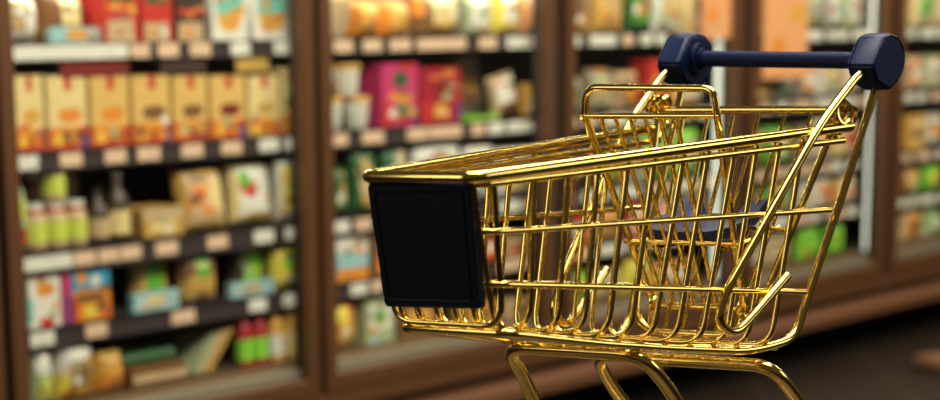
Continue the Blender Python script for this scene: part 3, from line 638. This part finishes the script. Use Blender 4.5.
# rear crossbar and coil hinges
T('rear_crossbar', [P(-.152, -.262, -.232), P(-.152, .262, -.232)], .0100)
for sg in (1, -1):
    bm = bmesh.new()
    for k in range(3):
        cx = (.236 + .014 * k) * sg
        pts = [Vector((cx * K + .003 * math.sin(t + k), (-.148 + .022 * math.cos(t)) * K, (-.232 + .026 * math.sin(t) + 1.15) * K)) for t in [2 * math.pi * j / 18 for j in range(18)]]
        tube(bm, pts, .0062 * K, 8, True)
    tube(bm, fillet([P(-.14, sg * .262, -.215), P(-.10, sg * .275, -.235), P(-.09, sg * .262, -.262), P(-.16, sg * .245, -.300)], .008), .0065 * K, 8)
    link_mesh('hinge_coil', bm, GOLD, cart, smooth=True)
# swinging rear gate
def G(w, t): return P(lerp(-.150, -.388, t), w * lerp(.252, .162, t), lerp(-.245, -.752, t))
gate = T('rear_gate_frame', fillet([G(-1, 0), G(-1, 1), G(1, 1), G(1, 0)], .045 * K * 2), .0085)
for i in range(6):
    f = -.72 + 1.60 * i / 5.5
    T('gate_wire', [G(f * .98, .0), G(f, .98)], .0052)
for t in (.52,): T('gate_wire', [G(-1, t), G(1, t)], .0055)
# child seat back leaning forward
def C3(w, t):   # t 0 at the top bar, 1 at the bottom bar
    if t < .12: a = t / .12; return P(lerp(-.580, -.574, a), w * lerp(.172, .178, a), lerp(-.166, -.229, a))
    a = (t - .12) / .88; return P(lerp(-.574, -.346, a), w * lerp(.178, .125, a), lerp(-.229, -.700, a))
T('child_seat_frame', fillet([C3(-1, 1), C3(-1, .12), C3(-1, 0), C3(1, 0), C3(1, .12), C3(1, 1)], [0, .004, .030 * K * 1.6, .030 * K * 1.6, .004, 0], n=8), .0085)
T('child_seat_bar', [C3(-1.06, .12), C3(1.04, .12)], .0072)
T('child_seat_bar', [C3(-1.04, .985), C3(1.04, .985)], .0080)
for i in range(6):
    f = -.76 + 1.52 * i / 6.6
    T('child_seat_wire', [C3(f, .12), C3(f, .985)], .0056)
for sg in (1, -1):
    bm = bmesh.new(); ctr = C3(sg * .98, .985)
    tube(bm, [ctr + Vector((0, .020 * K * math.cos(t), .020 * K * math.sin(t))) for t in [2 * math.pi * j / 16 for j in range(16)]], .006 * K, 8, True)
    link_mesh('seat_hook', bm, GOLD, cart, smooth=True)
T('seat_support_wire', fillet([P(-.44, -.125, -.54), P(-.30, -.140, -.525), P(-.22, -.14, -.51)], .02), .006)
T('seat_support_wire', fillet([P(-.44, .125, -.54), P(-.30, .140, -.525), P(-.22, .14, -.51)], .02), .006)
T('seat_support_wire', [P(-.43, -.16, -.53), P(-.43, .16, -.53)], .006)
# blue seat plate
bm = bmesh.new(); nx, ny = 20, 10
def seat_pt(i, j, top):
    x = -1 + 2 * i / nx; y = j / ny
    wd = .135 * (1 - .12 * y); u = lerp(-.425, -.245, y) + .012 * x * x
    z = -.515 + .022 * y + .018 * abs(x) ** 3 + (.03 * max(0, y - .6) / .4) * (1 if abs(x) > .45 else .25) + (.010 if top else -.014)
    return P(u, x * wd, z)
Tp = [[bm.verts.new(seat_pt(i, j, True)) for i in range(nx + 1)] for j in range(ny + 1)]
Bt = [[bm.verts.new(seat_pt(i, j, False)) for i in range(nx + 1)] for j in range(ny + 1)]
for j in range(ny):
    for i in range(nx):
        bm.faces.new((Tp[j][i], Tp[j][i + 1], Tp[j + 1][i + 1], Tp[j + 1][i])); bm.faces.new((Bt[j][i], Bt[j + 1][i], Bt[j + 1][i + 1], Bt[j][i + 1]))
lp = [(0, i) for i in range(nx)] + [(j, nx) for j in range(ny)] + [(ny, i) for i in range(nx, 0, -1)] + [(j, 0) for j in range(ny, 0, -1)]
for k, (j, i) in enumerate(lp):
    j2, i2 = lp[(k + 1) % len(lp)]; bm.faces.new((Tp[j][i], Bt[j][i], Bt[j2][i2], Tp[j2][i2]))
st = link_mesh('seat_plate', bm, NAVY3, cart, smooth=True)
bm = bmesh.new()
for x in (-.09, .0, .09):
    a = P(-.40, x, -.531); box(bm, a.x - .012 * K, a.x + .012 * K, a.y, a.y + .12 * K, a.z - .016 * K, a.z)
link_mesh('seat_ribs', bm, RUB, st)
# front panel: plate with rounded corners and a raised inner frame line
def rrect(hw, hh, r, n=5):
    out = []
    for cx, cz, a0 in ((hw - r, hh - r, 0), (-hw + r, hh - r, 90), (-hw + r, -hh + r, 180), (hw - r, -hh + r, 270)):
        for k in range(n + 1):
            a = math.radians(a0 + 90 * k / n); out.append((cx + r * math.cos(a), cz + r * math.sin(a)))
    return out
PC = (-1.390, -.325, -1.350, -.576)   # u,z at the top and at the bottom
def panel_pt(x, v, out):   # x in half widths, v 0 bottom..1 top, out = distance off the panel plane
    u = lerp(PC[2], PC[0], v) - out; z = lerp(PC[3], PC[1], v)
    w = x * lerp(.1215, .1300, v)
    return P(u, w, z + .02 * w)
bm = bmesh.new()
def prism_panel(outs, hw=1.0, hh=.5, r=.035):
    rings = []
    for o_, shrink in outs:
        ring_ = [bm.verts.new(panel_pt(x * (1 / .26), .5 + z / .25, o_)) for x, z in [(a, b) for a, b in rrect(hw - shrink, hh - shrink, max(r - shrink, .003))]]
        rings.append(ring_)
    bm.faces.new(rings[0]); bm.faces.new(rings[-1][::-1])
    for a, b in zip(rings, rings[1:]):
        for k in range(len(a)): bm.faces.new((a[k], a[(k + 1) % len(a)], b[(k + 1) % len(b)], b[k]))
prism_panel([(-.014, 0), (.005, 0), (.010, .004)], .26, .125, .012)
link_mesh('front_panel', bm, NAVY2, cart)
pn = [o for o in cart.children if o.name.startswith('front_panel')][0]
for ins, rr in ((.020, .0022),):
    path = [panel_pt(x / .26, .5 + z / .25, .0100) for x, z in rrect(.26 - ins * 1.7, .125 - ins * .8, .012)]
    bm = bmesh.new(); tube(bm, path, .0028 * K, 6, True); link_mesh('raised_border', bm, NAVY2, pn, smooth=True)
bm = bmesh.new(); a = P(-1.40, 0, -.318)
box(bm, -.13 * K, .13 * K, a.y - .008 * K, a.y + .018 * K, a.z - .008 * K, a.z + .001 * K, bev=.0008)
link_mesh('panel_top_edge', bm, NAVY3, pn)
# handle
HZ = -.119
T('handle_bar', [P(.0, -.24, HZ + .004), P(.0, .24, HZ + .004)], .0200, m=NAVY, seg=24)
prof = [(-.092, -.006), (-.042, .060), (.0, .069), (.04, .062), (.07, .041), (.086, .008), (.078, -.024), (.045, -.052), (.005, -.072), (-.062, -.050)]
for sg in (1, -1):
    bm = bmesh.new(); rings = []
    for w_, k in ((.234, .93), (.239, 1.0), (.298, 1.0), (.303, .95)):
        rings.append([bm.verts.new(P(.004 + u * k, sg * w_, HZ + z * k)) for u, z in prof])
    bm.faces.new(rings[0]); bm.faces.new(rings[-1][::-1])
    for a, b in zip(rings, rings[1:]):
        for i in range(len(a)): bm.faces.new((a[i], a[(i + 1) % len(a)], b[(i + 1) % len(b)], b[i]))
    bm.normal_update(); bmesh.ops.recalc_face_normals(bm, faces=bm.faces)
    bmesh.ops.bevel(bm, geom=[e for e in bm.edges if len(e.link_faces) == 2 and e.calc_face_angle(0) > .45], offset=.0022, segments=3, affect='EDGES')
    cp = link_mesh('handle_cap', bm, NAVY, cart, smooth=True)
    bm = bmesh.new()
    for w0, w1, r in ((.212, .222, .027), (.220, .236, .040)):
        tube(bm, [P(0, sg * w0, HZ + .004), P(0, sg * w1, HZ + .004)], r * K, 20)
    link_mesh('collar', bm, NAVY, cp, smooth=True)
# leg hoops under the basket
def hoop(u, w, z, du, wb):
    pts = [P(u + du, -wb, -1.03), P(u + .105, -w - .018, z - .10), P(u, -w, z), P(u, w, z), P(u + .105, w + .018, z - .10), P(u + du, wb, -1.03)]
    T('leg_hoop', fillet(pts, [0, .035, .06 * K, .06 * K, .035, 0], n=8), .0155, seg=16)
hoop(-.873, .182, -.728, .24, .22)
hoop(-.425, .248, -.812, .24, .275)
for sg in (1, -1):
    T('base_rail', fillet([P(-.70, sg * .195, -1.035), P(-.645, sg * .20, -1.03), P(-.245, sg * .255, -1.03), P(-.12, sg * .265, -1.035)], .02), .0150)
T('base_crossbar', [P(-.66, -.198, -1.03), P(-.66, .198, -1.03)], .012)
T('base_crossbar', [P(-.22, -.258, -1.03), P(-.22, .258, -1.03)], .012)
for u, w in ((-.68, .193), (-.15, .262)):
    for sg in (1, -1):
        c_ = empty('caster', P(u, sg * w, -1.04), 0, cart)
        bm = bmesh.new(); q = K
        for e in (-1, 1): box(bm, e * .020 * q - .003 * q, e * .020 * q + .003 * q, -.018 * q, .034 * q, -.078 * q, -.012 * q)
        box(bm, -.023 * q, .023 * q, -.018 * q, .018 * q, -.014 * q, .004 * q)
        link_mesh('fork', bm, GOLD, c_)
        bm = bmesh.new(); rings = []
        for x, r in ((-.013, .036), (-.013, .044), (-.009, .048), (.009, .048), (.013, .044), (.013, .036)):
            rings.append([bm.verts.new((x * q, (.016 + r * math.cos(2 * math.pi * k / 24)) * q, (-.062 + r * math.sin(2 * math.pi * k / 24)) * q)) for k in range(24)])
        bm.faces.new(rings[0]); bm.faces.new(rings[-1][::-1])
        for a, b in zip(rings, rings[1:]):
            for k in range(24): bm.faces.new((a[k], a[(k + 1) % 24], b[(k + 1) % 24], b[k]))
        link_mesh('wheel', bm, RUB, c_, smooth=True)
